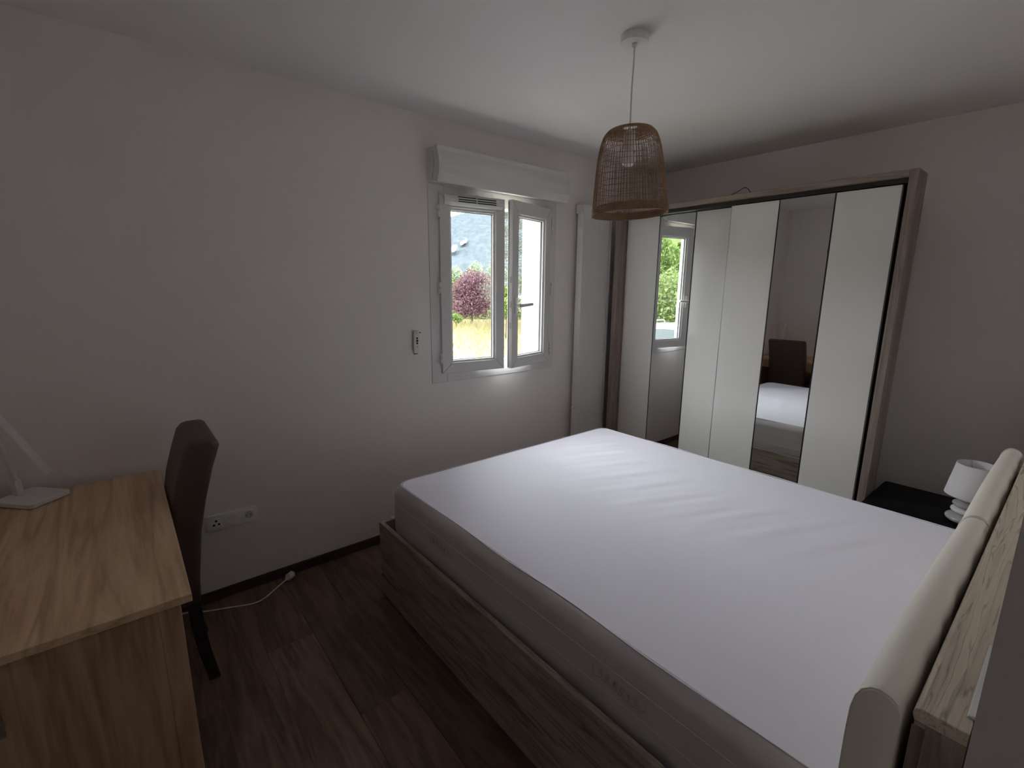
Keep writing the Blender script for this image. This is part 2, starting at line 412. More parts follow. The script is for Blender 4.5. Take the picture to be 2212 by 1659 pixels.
# handle on the other sash
m = MB(); hz = 1.432; hxl = SWID-.033
m.rbox(hxl-.014, hxl+.014, -.011, .0, hz-.055, hz+.055, .005)
m.disc((hxl, -.040, hz), 'y', .010, .03, 14)
pth = [(hxl, -.042, hz), (hxl-.02, -.048, hz+.001), (hxl-.06, -.050, hz+.004), (hxl-.125, -.050, hz+.008)]
m.tube(pth, [.0125, .012, .0115, .011], 10)
m.xf(TR).build('handle', WHITEP, sr)
# lock gear on the closing edge of that sash
m = MB()
for zz in (1.30, 1.44, 1.60): m.box(SWID, SWID+.003, .012, .024, zz-.02, zz+.02)
m.xf(TR).build('lock_plate', STEEL, sr)

# roller shutter box
sb = thing('shutter_box', (2.0, YW, 2.128), 'white roller shutter box on the wall above the window', 'shutter box')
prof = []
for k in range(9):
    t = k/8; z = 2.132+t*.192
    y = 2.465-.022*math.sin(math.pi*min(1, t*1.15))*1.0+(-.006*t)
    prof.append((y, z))
cap = prof+[(YW-.0005, 2.327), (YW-.0005, 2.150), (2.50, 2.140)]
MB().prism(cap, 'x', 1.499, 2.513, smooth=False).build('front_panel', PVC, sb)
for a, b in ((1.482, 1.499), (2.513, 2.530)):
    MB().prism([(p[0]-.0, p[1]) for p in cap], 'x', a, b).build('end_cap', PVC, sb, bevel=.002)
m = MB(); m.tube([(1.4815, 2.512, 2.30), (1.4815, 2.497, 2.25), (1.4815, 2.500, 2.22), (1.4815, 2.516, 2.18), (1.4815, 2.517, 2.15)], .0009, 6)
m.build('cable', BEAD, sb)
m = MB(); m.rbox(2.530, 2.552, 2.50, YW-.0005, 2.155, 2.235, .006); m.build('cable_cover', PVC, sb)

# remote control in its wall holder
rc = thing('remote_control', (1.370, YW, 1.155), 'small white shutter remote control in a holder beside the window', 'remote')
MB().rbox(1.358, 1.385, 2.568, YW-.0003, 1.150, 1.288, .004).build('wall_holder', BLACKP, rc)
MB().rbox(1.353, 1.389, 2.556, 2.569, 1.155, 1.291, .006, 3).build('body', WHITEP, rc)
for zz, r in ((1.247, .0058), (1.232, .0072), (1.217, .0060)):
    MB().disc((1.3735, 2.5545, zz), 'y', r, .002, 16).build('button', BLACKP, rc)
MB().disc((1.3755, 2.5550, 1.195), 'y', .0028, .0015, 12).build('indicator', BLACKP, rc)
MB().disc((1.3710, 2.5545, 1.2775), 'y', .0068, .002, 16).build('top_button', mat('pale_button', (.62, .62, .61), .3), rc)
m = MB(); m.tube([(1.387, 2.573, 1.279), (1.398, 2.572, 1.279), (1.404, 2.572, 1.278)], .0018, 6); m.disc((1.405, 2.570, 1.278), 'y', .003, .0085, 10)
m.build('fixing_screw', BEAD, rc)

# triple wall socket
ws = thing('wall_socket', (.3255, YW, .367), 'white triple wall socket plate low on the wall above the skirting', 'socket')
MB().rbox(.213, .438, YW-.009, YW-.0003, .367, .448, .003).build('plate', SOCKW, ws)
zc = .4075; cx = [.3255-.071, .3255, .3255+.071]
def ring(c, r0, r1, y0, y1, n=28):
    m = MB(); P = [(math.cos(2*math.pi*k/n), math.sin(2*math.pi*k/n)) for k in range(n)]
    for k in range(n):
        j = (k+1) % n
        m.add([(c[0]+P[a][0]*r, y, c[1]+P[a][1]*r) for a in (k, j) for r in (r0, r1) for y in (y0, y1)],
              [(0, 2, 6, 4), (1, 5, 7, 3), (0, 4, 5, 1), (2, 3, 7, 6)], False)
    return m
tv = MB().disc((cx[0], YW-.0125, zc), 'y', .0265, .005, 32).build('aerial_outlet', SOCKW, ws, bevel=.001)
for dx, dz in ((0, .011), (-.011, -.008), (.011, -.008)):
    MB().disc((cx[0]+dx, YW-.0135, zc+dz), 'y', .0052, .002, 16).build('aerial_hole', BLACKP, tv)
MB().disc((cx[1], YW-.0125, zc), 'y', .0265, .005, 32).build('blanking_cover', SOCKW, ws, bevel=.001)
so_ = ring((cx[2], zc), .0195, .0265, YW-.0125, YW-.008).build('power_outlet', SOCKW, ws)
MB().disc((cx[2], YW-.0095, zc), 'y', .0196, .001, 28).build('outlet_well', mat('well_plastic', (.60, .59, .58), .4), so_)
for dx in (-.0095, .0095): MB().disc((cx[2]+dx, YW-.0103, zc-.001), 'y', .0030, .001, 12).build('outlet_hole', BLACKP, so_)
MB().disc((cx[2], YW-.016, zc+.010), 'y', .0026, .007, 10).build('earth_pin', STEEL, so_)

# cable with plug on the floor
cd = thing('power_cable', (.35, 2.43, 0), 'white power cable with a plug lying on the floor by the skirting', 'cable')
def spline(P, n=10):
    P = [Vector(p) for p in P]; out = []
    for i in range(len(P)-1):
        a, b, c, d = P[max(i-1, 0)], P[i], P[i+1], P[min(i+2, len(P)-1)]
        for k in range(n):
            t = k/n; out.append(.5*((2*b)+(-a+c)*t+(2*a-5*b+4*c-d)*t*t+(-a+3*b-3*c+d)*t*t*t))
    return out+[P[-1]]
MB().tube(spline([(.528, 2.512, .014), (.47, 2.478, .006), (.40, 2.43, .0035), (.345, 2.424, .0035), (.27, 2.455, .0035), (.17, 2.497, .0035), (.10, 2.54, .0035), (.055, 2.555, .0035)]), .0033, 8).build('cord', WHITEP, cd)
m = MB()
d_ = Vector((.8, .45, .12)).normalized()
m.tube([Vector((.522, 2.508, .013)), Vector((.535, 2.516, .016)), Vector((.540, 2.519, .018))], [.0045, .009, .014], 12)
m.tube([Vector((.538, 2.518, .0195)), Vector((.566, 2.534, .0215))], [.0185, .0185], 16)
m.build('plug', WHITEP, cd)
MB().tube([Vector((.566, 2.529, .020)), Vector((.582, 2.538, .021))], .0022, 8).build('plug_pin', STEEL, cd)
MB().tube([Vector((.564, 2.538, .024)), Vector((.580, 2.547, .025))], .0022, 8).build('plug_pin', STEEL, cd)

# ------------------------------------------------------------------ radiator
rd = thing('radiator', (2.87, YW, .18), 'tall white vertical panel radiator between the window and the wardrobe', 'radiator')
ry0, ry1 = 2.478, 2.535
m = MB(); n = 34; xa, xb = 2.715, 3.000; top = []
pts = []
for k in range(n*4+1):
    t = k/(n*4); pts.append((xa+(xb-xa)*t, ry0+.0022*(1-math.cos(2*math.pi*n*t))*.5))
poly = pts+[(xb, ry1), (xa, ry1)]
m.prism(poly, 'z', .19, 2.142); m.build('panel', RADM, rd)
m = MB()
m.prism([(xb+.0005, ry1), (xb+.0005, ry0+.008), (xb+.006, ry0+.001), (xb+.016, ry0-.001), (xb+.024, ry0+.004), (xb+.027, ry0+.018), (xb+.031, ry0+.006), (xb+.040, ry0+.001), (xb+.050, ry0+.004), (xb+.055, ry0+.014), (xb+.055, ry1)], 'z', .195, 2.137)
m.build('end_tube', RADM, rd)
xb += .056
MB().rbox(xa-.004, xb+.004, ry0-.003, ry1+.004, 2.138, 2.150, .003).build('top_cap', RADM, rd)
MB().rbox(xa-.004, xb+.004, ry0-.003, ry1+.004, .182, .194, .003).build('bottom_cap', RADM, rd)
m = MB(); m.rbox(xa-.018, xa-.0005, ry0+.010, ry1+.002, 2.085, 2.150, .004); m.build('side_bracket', RADM, rd)
for zz in (1.735, .62):
    m = MB(); m.tube([(xa-.024, ry0+.032, zz), (xa-.018, ry0+.032, zz), (xa, ry0+.032, zz)], [.004, .009, .009], 12); m.build('air_valve', WHITEP, rd)
for px in (2.78, 2.95):
    for pz in (.45, 1.95): MB().rbox(px-.02, px+.02, ry1-.001, YW-.0004, pz-.02, pz+.02, .002).build('wall_bracket', RADM, rd)

# ------------------------------------------------------------------ wardrobe
wd = thing('wardrobe', (3.36, 1.5, 0), 'tall sliding door wardrobe with white panels, mirror strips and oak frame', 'wardrobe')
WX = 3.02
ya, yb = .631, 2.425
zt = 2.122
m = MB(); m.box(WX, 3.185, ya, ya+.037, 0, zt); m.build('frame_post', WOODW, wd, bevel=.0015, seg=1)
m = MB(); m.box(WX, 3.185, yb-.046, yb, 0, zt); m.build('frame_post', WOODW, wd, bevel=.0015, seg=1)
m = MB(); m.box(WX, 3.185, ya+.037, yb-.046, zt-.032, zt); m.build('frame_lintel', WOODWL, wd, bevel=.0015, seg=1)
MB().box(3.15, 3.69, ya+.100, ya+.119, .0, 2.052).build('side_panel', WOODW, wd)
MB().box(3.15, 3.69, yb-.119, yb-.100, .0, 2.052).build('side_panel', WOODW, wd)
MB().box(3.15, 3.69, ya+.119, yb-.119, 2.030, 2.052).build('top_panel', WOODWL, wd)
MB().box(3.67, 3.69, ya+.119, yb-.119, .0, 2.030).build('back_panel', DARKGAP, wd)
MB().box(3.15, 3.67, ya+.119, yb-.119, .0, .06).build('plinth', DARKGAP, wd)
MB().box(3.045, 3.149, ya+.0375, yb-.0465, 2.066, zt-.0325).build('top_track', DARKGAP, wd)
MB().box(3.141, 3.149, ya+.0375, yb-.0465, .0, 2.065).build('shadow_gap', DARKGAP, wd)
def door(xf, y0, y1, cols, label):
    """a sliding door: three full-height strips between thin dark joints"""
    z0, z1 = .045, 2.062; n = 3; wdt = (y1-y0)/n
    d = MB().box(xf+.004, xf+.032, y0, y1, z0, z1).build('door', EDGE, wd)
    d['label'] = label
    for k in range(n):
        a, b = y0+k*wdt+(.0 if k == 0 else .0038), y0+(k+1)*wdt-(.0 if k == 2 else .0038)
        if cols[k] == 'm': MB().box(xf, xf+.006, a, b, z0+.0005, z1-.0005).build('mirror_strip', MIRR, d)
        else: MB().box(xf, xf+.006, a, b, z0+.0005, z1-.0005).build('white_strip', LACQ, d, bevel=.001, seg=1)
    for k in (1, 2):
        MB().box(xf+.002, xf+.0075, y0+k*wdt-.0036, y0+k*wdt+.0036, z0+.001, z1-.001).build('joint_strip', BLACKP, d)
    return d
door(3.055, .696, 1.546, 'wmw', 'front sliding door nearest the bedside table')
d2 = door(3.108, 1.533, 2.376, 'wmw', 'rear sliding door beside the radiator')
MB().box(3.0545, 3.085, 1.5462, 1.5490, .045, 2.062).build('door_edge_trim', ALU, wd)
# stray black cable on top
cb = tag(MB().tube(spline([(3.10, 1.60, zt+.003), (3.045, 1.555, zt+.004), (3.045, 1.51, zt+.020), (3.05, 1.478, zt+.036), (3.058, 1.460, zt+.030), (3.085, 1.448, zt+.006), (3.14, 1.44, zt+.003)]), .0022, 6).build('wire', BLACKP), 'thin black wire looped on top of the wardrobe', 'wire')

# ------------------------------------------------------------------ pendant lamp
LX, LY = 1.66, 1.285
pl = thing('pendant_lamp', (LX, LY, ZC), 'hanging lamp with a woven rattan dome shade on a white cord', 'lamp')
MB().lathe([(.0, ZC-.0005), (.0535, ZC-.0005), (.0535, ZC-.026), (.051, ZC-.029), (.0, ZC-.0295)][::-1], LX, LY, 48, smooth=False).build('ceiling_rose', WHITEP, pl, bevel=.001)
MB().lathe([(.0105, ZC-.029), (.0095, ZC-.040), (.0045, ZC-.045)][::-1], LX, LY, 20).build('cord_grip', WHITEP, pl)
MB().tube(spline([(LX, LY, ZC-.03), (LX+.001, LY, 2.40), (LX-.002, LY+.001, 2.30), (LX-.001, LY, 2.16)], 6), .0032, 8).build('cord', WHITEP, pl)
prof = [(.028, 2.174), (.060, 2.171), (.086, 2.162), (.104, 2.144), (.115, 2.116), (.121, 2.090), (.129, 2.048), (.136, 1.998), (.141, 1.950), (.145, 1.905), (.149, 1.868), (.151, 1.845)]
pz = [p[1] for p in prof][::-1]; pr = [p[0] for p in prof][::-1]
dz = .85*np.cumsum([0]+[math.hypot(prof[i+1][0]-prof[i][0], prof[i+1][1]-prof[i][1]) for i in range(len(prof)-1)])
ss = dz/dz[-1]
def at(s): return float(np.interp(s, ss, [p[0] for p in prof])), float(np.interp(s, ss, [p[1] for p in prof]))
tilt = Matrix.Rotation(math.radians(-2.6), 3, Vector((LX, LY, 0)).normalized())
piv = Vector((LX, LY, 2.174))
def TT(p): return piv+tilt@(p-piv)
NS = 76
m = MB()
for k in range(NS):
    a0 = 2*math.pi*k/NS+rng.uniform(-.012, .012)
    path = []
    for i in range(15):
        s = i/14; r, z = at(s); a = a0+.010*math.sin(6*s+k)
        path.append((LX+r*math.cos(a), LY+r*math.sin(a), z))
    m.tube(path, .00125, 4, caps=False)
m.xf(TT); 
sh = m.build('shade', WICK, pl)
m = MB()
def weft(s, amp, ph, rad, wav=0.0):
    P = []
    for k in range(NS*2):
        a = math.pi*k/NS
        s2 = min(1, max(0, s+wav*math.sin(3*a+ph)+wav*.6*math.sin(5*a+2*ph)))
        r, z = at(s2)
        r += amp*(1 if ((k//2+int(ph*2)) % 2) else -1)*(1 if k % 2 else .2)
        P.append((LX+r*math.cos(a), LY+r*math.sin(a), z))
    m.tube(P, rad, 4, closed=True)
s = .005; i = 0
while s < .20: weft(s, .0014, i % 2, .0016, .002); s += .0125; i += 1
s = .235
while s < .90: weft(s, .0010, rng.random()*6, .0009, .006); s += .055+rng.uniform(-.010, .010); i += 1
s = .925; i = 0
while s <= 1.0: weft(s, .0017, i % 2, .0019, .002); s += .0105; i += 1
m.xf(TT).build('weave', WICK, pl)
MB().lathe([(.0, 2.160), (.020, 2.160), (.022, 2.154), (.022, 2.095), (.018, 2.088), (.0, 2.088)][::-1], LX, LY, 24).build('bulb_holder', WHITEP, pl)
MB().lathe([(.0, 2.090), (.013, 2.088), (.020, 2.080), (.027, 2.068), (.029, 2.056), (.026, 2.043), (.016, 2.033), (.0, 2.030)][::-1], LX, LY, 28).build('bulb', BULB, pl)

# ------------------------------------------------------------------ bed
BX0, BX1, BY0, BY1, BZ = .885, 2.575, .15, 2.100, .40
bed = thing('bed', (1.73, 1.1, 0), 'double bed frame in grey oak with a cream padded headboard', 'bed')
MB().box(BX0, BX0+.022, BY0, BY1, .004, BZ).build('side_panel', BEDW, bed, bevel=.0015, seg=1)
MB().box(BX1-.022, BX1, BY0, BY1, .004, BZ).build('side_panel', BEDW, bed, bevel=.0015, seg=1)
MB().box(BX0+.0225, BX1-.0225, BY1-.022, BY1, .004, BZ).build('foot_panel', BEDWX, bed, bevel=.0015, seg=1)
MB().box(BX0+.0225, BX1-.0225, BY0, BY1-.0225, .24, .300).build('slat_base', mat('pale_slats', (.5, .42, .32), .6), bed)
MB().rbox(.945, .985, BY1-.021, BY1-.001, BZ+.0005, BZ+.010, .003).build('corner_bracket', WHITEP, bed)
# headboard body: shelf top, ends, front and back boards
hz = .950
HX_0, HX_1 = .838, 2.600
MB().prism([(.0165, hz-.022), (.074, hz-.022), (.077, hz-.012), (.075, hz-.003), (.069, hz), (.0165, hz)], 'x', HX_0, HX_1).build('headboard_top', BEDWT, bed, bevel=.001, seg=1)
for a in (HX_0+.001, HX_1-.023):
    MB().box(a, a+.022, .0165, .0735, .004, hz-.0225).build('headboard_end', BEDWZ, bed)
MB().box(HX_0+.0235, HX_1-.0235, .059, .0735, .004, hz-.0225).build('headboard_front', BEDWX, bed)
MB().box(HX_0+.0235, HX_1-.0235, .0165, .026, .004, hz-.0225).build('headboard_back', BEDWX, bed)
MB().box(HX_0+.0005, HX_0+.0010, .060, .0755, .1, hz-.03).build('edge_strip', wood('edge_oak', (.10, .078, .062), (.16, .125, .10), (.20, .16, .13), 'z', stretch=10, scale=8), bed)
def pad(x0, x1, nm, endcap_left):
    """padded cushion: a rounded section swept along the headboard, puffier in the middle, gathered at its ends"""
    sec = [(.086, .42), (.130, .42), (.143, .44), (.146, .52), (.147, .70), (.1475, .86), (.1465, .90), (.143, .925), (.136, .942), (.126, .952), (.114, .9555), (.102, .953), (.092, .945), (.086, .935)]
    m = MB(); n = 60; ns = len(sec); vs = []
    for i in range(n+1):
        t = i/n; x = x0+(x1-x0)*t
        e_ = min(t, 1-t)*(x1-x0)
        pinch = 1-math.exp(-e_/.010)
        puff = .0032*math.sin(math.pi*t)
        for j, (y, z) in enumerate(sec):
            dy, dz2 = y-.108, z-.70
            k = .975+.025*pinch
            wob = .0016*math.sin(37*x+1.3*math.sin(11*x)) if j >= ns-3 else 0
            vs.append((x, .108+dy*k+puff*(1 if y > .1 else 0)+wob*(-1), .70+dz2*(.992+.008*pinch)+puff*.6*(1 if z > .9 else 0)))
    fs = [(i*ns+j, i*ns+(j+1) % ns, (i+1)*ns+(j+1) % ns, (i+1)*ns+j) for i in range(n) for j in range(ns)]
    m.add(vs, fs, True)
    k = len(vs)
    m.f += [tuple(reversed(range(ns))), tuple(n*ns+j for j in range(ns))]; m.sm += [False, False]
    p = m.build('headboard_pad', LEATH, bed)
    # welt stitched round each end
    for xx, dx in ((x0, .012), (x1, -.012)):
        MB().tube([(xx+dx*.35, .108+(y-.108)*1.008, .70+(z-.70)*1.000) for y, z in sec[1:-1]], .0014, 6).build('welt', LEATH, p)
    return p
pad(.822, 1.7195, 'a', True)
pad(1.7215, 2.616, 'b', False)

# mattress
mt = thing('mattress', (1.73, 1.1, .30), 'thick white mattress with a smooth fabric cover on the oak bed', 'mattress')
MX0, MX1, MY0, MY1, MZ0, MZ1 = .930, 2.530, .154, 2.066, .3005, .615
def ringpts(inset, rad, z, nside=26, ncor=8):
    x0, x1, y0, y1 = MX0+inset, MX1-inset, MY0+inset*.25, MY1-inset
    rad = max(rad, .004); P = []
    hr = min(rad, .018)
    for (cx_, cy_, a0, q) in ((x1-rad, y1-rad, 0, rad), (x0+rad, y1-rad, 90, rad), (x0+hr, y0+hr, 180, hr), (x1-hr, y0+hr, 270, hr)):
        for k in range(ncor+1):
            a = math.radians(a0+90*k/ncor); P.append((cx_+q*math.cos(a), cy_+q*math.sin(a), z))
    # add points along the sides
    out = []
    for i, p in enumerate(P):
        q = P[(i+1) % len(P)]
        out.append(p)
        if math.dist(p, q) > .2:
            for k in range(1, nside): t = k/nside; out.append(tuple(p[c]+(q[c]-p[c])*t for c in range(3)))
    return out
def bumpz(x, y):
    u = (x-MX0)/(MX1-MX0); v = (y-MY0)/(MY1-MY0)
    ex = min(u, 1-u)*(MX1-MX0); ey = min(v, 1-v)*(MY1-MY0); e_ = min(ex, ey)
    dome = .014*(1-math.exp(-e_/.16))
    # long shallow tension folds running across from the edge by the wardrobe, fading towards the other side
    g = math.exp(-((u-.72)/.30)**2)*min(1, ey/.25)
    d1 = y*.93+x*.36
    w = .0011*g*math.sin(d1*46+2.2*math.sin(x*2.1))+.0007*g*math.sin(d1*83+1+x*3)
    # broad quilt waves towards the foot
    w += .0013*math.exp(-((v-.84)/.14)**2)*math.sin(x*21+y*5+.6)*min(1, ex/.12)
    # short creases in the middle
    g2 = math.exp(-((u-.42)/.12)**2-((v-.55)/.07)**2)
    w += .0010*g2*math.sin((y*.9-x*.45)*95)
    return dome+w
prof = [(.022, MZ0), (.004, MZ0+.015), (.0, MZ0+.05), (-.002, MZ0+.15), (.0, MZ0+.23), (.000, MZ0+.268), (.003, MZ0+.277), (.011, MZ0+.289), (.021, MZ0+.300), (.028, MZ0+.3055), (.034, MZ0+.3075)]
rings = [ringpts(i_, .075-.3*i_ if i_ > 0 else .075, z) for i_, z in prof]
nr = len(rings[0]); m = MB(); vs = [p for r in rings for p in r]
fs = [(i*nr+k, i*nr+(k+1) % nr, (i+1)*nr+(k+1) % nr, (i+1)*nr+k) for i in range(len(rings)-1) for k in range(nr)]
m.add(vs, fs, True); m.f.append(tuple(reversed(range(nr)))); m.sm.append(False)
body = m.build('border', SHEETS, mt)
# top: concentric rings towards a central patch so the outline follows the rounded border
top = MB(); vs = []; R = []
NT = 90
last = np.array(rings[-1]); cen = np.array([(MX0+MX1)/2, (MY0+MY1)/2])
zb = prof[-1][1]
e0 = bumpz(MX0+.034, (MY0+MY1)/2)
for i in range(NT):
    t = (i/NT)
    for p in last:
        q = cen+(p[:2]-cen)*(1-t)
        vs.append((q[0], q[1], zb+(bumpz(q[0], q[1])-e0)*(min(1, i/3)))) 
vs.append((cen[0], cen[1], zb+bumpz(*cen)-e0))
fs = [(i*nr+k, i*nr+(k+1) % nr, (i+1)*nr+(k+1) % nr, (i+1)*nr+k) for i in range(NT-1) for k in range(nr)]
fs += [((NT-1)*nr+k, (NT-1)*nr+(k+1) % nr, NT*nr) for k in range(nr)]
# the cover turns over the edge a little
lip = []
top.add(vs, fs, True)
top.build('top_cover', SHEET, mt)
# piping ridge near the edge, stitch lines and handles of the border
P = []
for k, p in enumerate(ringpts(.030, .065, 0, 60)):
    P.append((p[0]+.0035*math.sin(p[1]*9)*(1 if abs(p[0]-1.73) > .6 else 0), p[1], zb+.0004+.0010*math.sin(k*.35)))
MB().tube(P, .0020, 6, closed=True).build('piping', SHEET, mt)
for zz in (MZ0+.145, MZ0+.225):
    MB().tube(ringpts(-.0015, .075, zz), .0012, 4, closed=True).build('stitch_line', SHEET, mt)
# faded embroidered marks on the border, small loops of thread
def marks(yc, wdt, n, hgt):
    m = MB(); pts = []
    for k in range(n*8+1):
        t = k/(n*8); a = 2*math.pi*n*t
        pts.append((MX0-.0022, yc+wdt*(.5-t)+.010*math.sin(a), MZ0+.185+hgt*math.cos(a)*(.7+.3*math.sin(3.1*a*.37))))
    m.tube(pts, .0024, 5); m.build('embroidery', LABELG, mt)
marks(1.58, .17, 6, .016); marks(.66, .17, 7, .020)

# clear plastic strip left on the headboard shelf
ps = tag(MB().prism([(.0145, hz+.0005), (.0245, hz+.0005), (.0235, hz+.004), (.0145, hz+.007)], 'x', .872, 1.09).build('plastic_strip', CLEAR, None, bevel=.001), 'narrow whitish plastic strip lying on the headboard shelf against the wall', 'strip')

# ------------------------------------------------------------------ bedside table and lamp
NX0, NX1, NY0, NY1, NZ = 2.865, 3.365, .14, .622, .458
ns_ = thing('bedside_table', (3.115, .38, 0), 'low black bedside table between the bed and the wardrobe', 'bedside table')
def rr_poly(x0, x1, y0, y1, r, n=6):
    P = []
    for cx_, cy_, a0 in ((x1-r, y1-r, 0), (x0+r, y1-r, 90), (x0+r, y0+r, 180), (x1-r, y0+r, 270)):
        P += [(cx_+r*math.cos(math.radians(a0+90*k/n)), cy_+r*math.sin(math.radians(a0+90*k/n))) for k in range(n+1)]
    return P
MB().prism(rr_poly(NX0, NX1, NY0, NY1, .025), 'z', NZ-.022, NZ).build('top', NIGHT, ns_, bevel=.002)
MB().box(NX0+.012, NX1-.012, NY0+.005, NY1-.03, .05, NZ-.0225).build('body', NIGHT, ns_)
dr = MB().box(NX0+.02, NX1-.02, NY1-.029, NY1-.012, .25, NZ-.03).build('drawer', NIGHT, ns_, bevel=.002)
MB().tube([(3.05, NY1-.006, .34), (3.18, NY1-.006, .34)], .006, 8).build('handle', STEEL, dr)
dr = MB().box(NX0+.02, NX1-.02, NY1-.029, NY1-.012, .06, .245).build('drawer', NIGHT, ns_, bevel=.002)
MB().tube([(3.05, NY1-.006, .155), (3.18, NY1-.006, .155)], .006, 8).build('handle', STEEL, dr)
for lx in (NX0+.04, NX1-.04):
    for ly in (NY0+.05, NY1-.07): MB().lathe([(.018, 0), (.022, .05)], lx, ly, 14).build('leg', NIGHT, ns_)

tl = thing('table_lamp', (3.03, .232, NZ), 'small bedside lamp of stacked pebbles with a white fabric shade', 'table lamp')
tx, ty = 3.03, .232
def pebble(z, h, r, dx, dy, mt_, sx=1.0, sy=1.0):
    P = [(r*math.sin(math.pi*k/10)**.75 if 0 < k < 10 else 0, z+h/2-h/2*math.cos(math.pi*k/10)) for k in range(11)]
    MB().lathe(P, tx+dx, ty+dy, 28, sx=sx, sy=sy).build('pebble', mt_, tl)
pebble(NZ+.0005, .047, .080, .000, .004, STONEG, 1.0, .95)
pebble(NZ+.043, .038, .066, .004, .000, STONEW)
pebble(NZ+.077, .033, .061, -.003, .002, STONEG, 1.0, .98)
pebble(NZ+.106, .030, .050, .002, -.004, STONEW)
MB().lathe([(.006, NZ+.134), (.006, NZ+.165)], tx, ty, 10).build('stem', STEEL, tl)
MB().lathe([(.013, NZ+.158), (.014, NZ+.20), (.0, NZ+.205)], tx, ty, 14).build('bulb_holder', WHITEP, tl)
zs0, zs1 = .598, .752
m = MB(); m.lathe([(.0985, zs0), (.0735, zs1), (.0720, zs1), (.0970, zs0), (.0985, zs0)], tx, ty, 48)
m.f = [f_ for f_ in m.f if len(f_) == 4]; m.sm = m.sm[:len(m.f)]
sd = m.build('shade', SHADE, tl)
def hoop(r, z): return [(tx+r*math.cos(2*math.pi*k/40), ty+r*math.sin(2*math.pi*k/40), z) for k in range(40)]
MB().tube(hoop(.0733, zs1), .0016, 6, closed=True).build('shade_ring', WHITEP, sd)
m = MB()
for k in range(3):
    a = 2*math.pi*k/3+.4; m.tube([(tx+.013*math.cos(a), ty+.013*math.sin(a), NZ+.19), (tx+.072*math.cos(a), ty+.072*math.sin(a), zs1-.006)], .0012, 5)
m.build('shade_carrier', STEEL, sd)

# ------------------------------------------------------------------ desk
dk = thing('desk', (-.23, 1.98, 0), 'pale oak desk standing against the wall under the desk lamp', 'desk')
DX0, DX1, DY0, DY1, DZ = XL+.004, .066, 1.415, 2.545, .740
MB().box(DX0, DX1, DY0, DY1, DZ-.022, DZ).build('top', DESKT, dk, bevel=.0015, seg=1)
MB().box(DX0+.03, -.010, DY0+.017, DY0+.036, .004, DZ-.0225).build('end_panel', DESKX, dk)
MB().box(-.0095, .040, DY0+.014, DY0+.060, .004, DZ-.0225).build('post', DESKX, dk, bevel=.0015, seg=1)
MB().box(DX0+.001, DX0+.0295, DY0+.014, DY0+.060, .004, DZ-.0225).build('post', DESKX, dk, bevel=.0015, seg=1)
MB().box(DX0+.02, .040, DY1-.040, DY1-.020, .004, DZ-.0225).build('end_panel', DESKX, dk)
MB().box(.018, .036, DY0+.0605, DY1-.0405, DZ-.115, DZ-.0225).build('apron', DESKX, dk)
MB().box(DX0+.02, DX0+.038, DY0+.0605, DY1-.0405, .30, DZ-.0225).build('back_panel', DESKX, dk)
m = MB(); hx = -.313
m.tube([(hx, DY0+.022, .648), (hx, DY0+.004, .648)], .005, 8); m.tube([(hx, DY0+.022, .562), (hx, DY0+.004, .562)], .005, 8)
m.rbox(hx-.006, hx+.006, DY0-.004, DY0+.006, .540, .660, .003)
m.build('handle', STEEL, dk)

# desk lamp
dl = thing('desk_lamp', (-.34, 2.45, DZ), 'white folding desk lamp with a square base and slim bar head', 'desk lamp')
cA = Vector((-.330, 2.458)); ang = math.radians(-47)
def RB(p):
    c_, s_ = math.cos(ang), math.sin(ang)
    return Vector((cA.x+p.x*c_-p.y*s_, cA.y+p.x*s_+p.y*c_, p.z))
m = MB(); m.prism(rr_poly(-.087, .087, -.073, .073, .016), 'z', DZ+.002, DZ+.020); m.xf(RB).build('base', WHITEP, dl, bevel=.003)
m = MB(); m.prism(rr_poly(-.070, .070, -.056, .056, .012), 'z', DZ+.0002, DZ+.002); m.xf(RB).build('base_pad', BLACKP, dl)
foot = Vector((-.370, 2.498, DZ+.020)); apex = Vector((-.405, 2.470, 1.135)); tip = Vector((-.272, 2.440, .840))
def bar(p, q, wdt, th, side):
    t = (q-p).normalized(); s_ = side-t*side.dot(t); s_.normalize(); n_ = t.cross(s_)
    m = MB(); P = []
    sec = [(wdt*a, th*b) for a, b in ((-.5, -.25), (-.42, -.5), (.42, -.5), (.5, -.25), (.5, .25), (.42, .5), (-.42, .5), (-.5, .25))]
    vs = [p+s_*a+n_*b for a, b in sec]+[q+s_*a+n_*b for a, b in sec]; n = 8
    m.add(vs, [(i, (i+1) % n, n+(i+1) % n, n+i) for i in range(n)]+[tuple(reversed(range(n))), tuple(range(n, 2*n))]); return m
side = Vector((.68, -.73, 0))
side2 = Vector((.55, .80, 0))
bar(foot-Vector((0, 0, .002)), foot+Vector((-.003, .001, .060)), .034, .022, side).build('hinge_block', WHITEP, dl, bevel=.002)
bar(foot+Vector((-.003, .001, .060)), apex, .026, .012, side).build('stem', WHITEP, dl, bevel=.002)
bar(apex+Vector((.0, -.013, .003)), tip, .034, .013, side2).build('lamp_head', WHITEP, dl, bevel=.002)

# ------------------------------------------------------------------ chair
ch = thing('dining_chair', (-.02, 2.19, 0), 'dark brown high-backed upholstered chair pushed up to the desk', 'chair')
CY0, CY1 = 2.000, 2.385
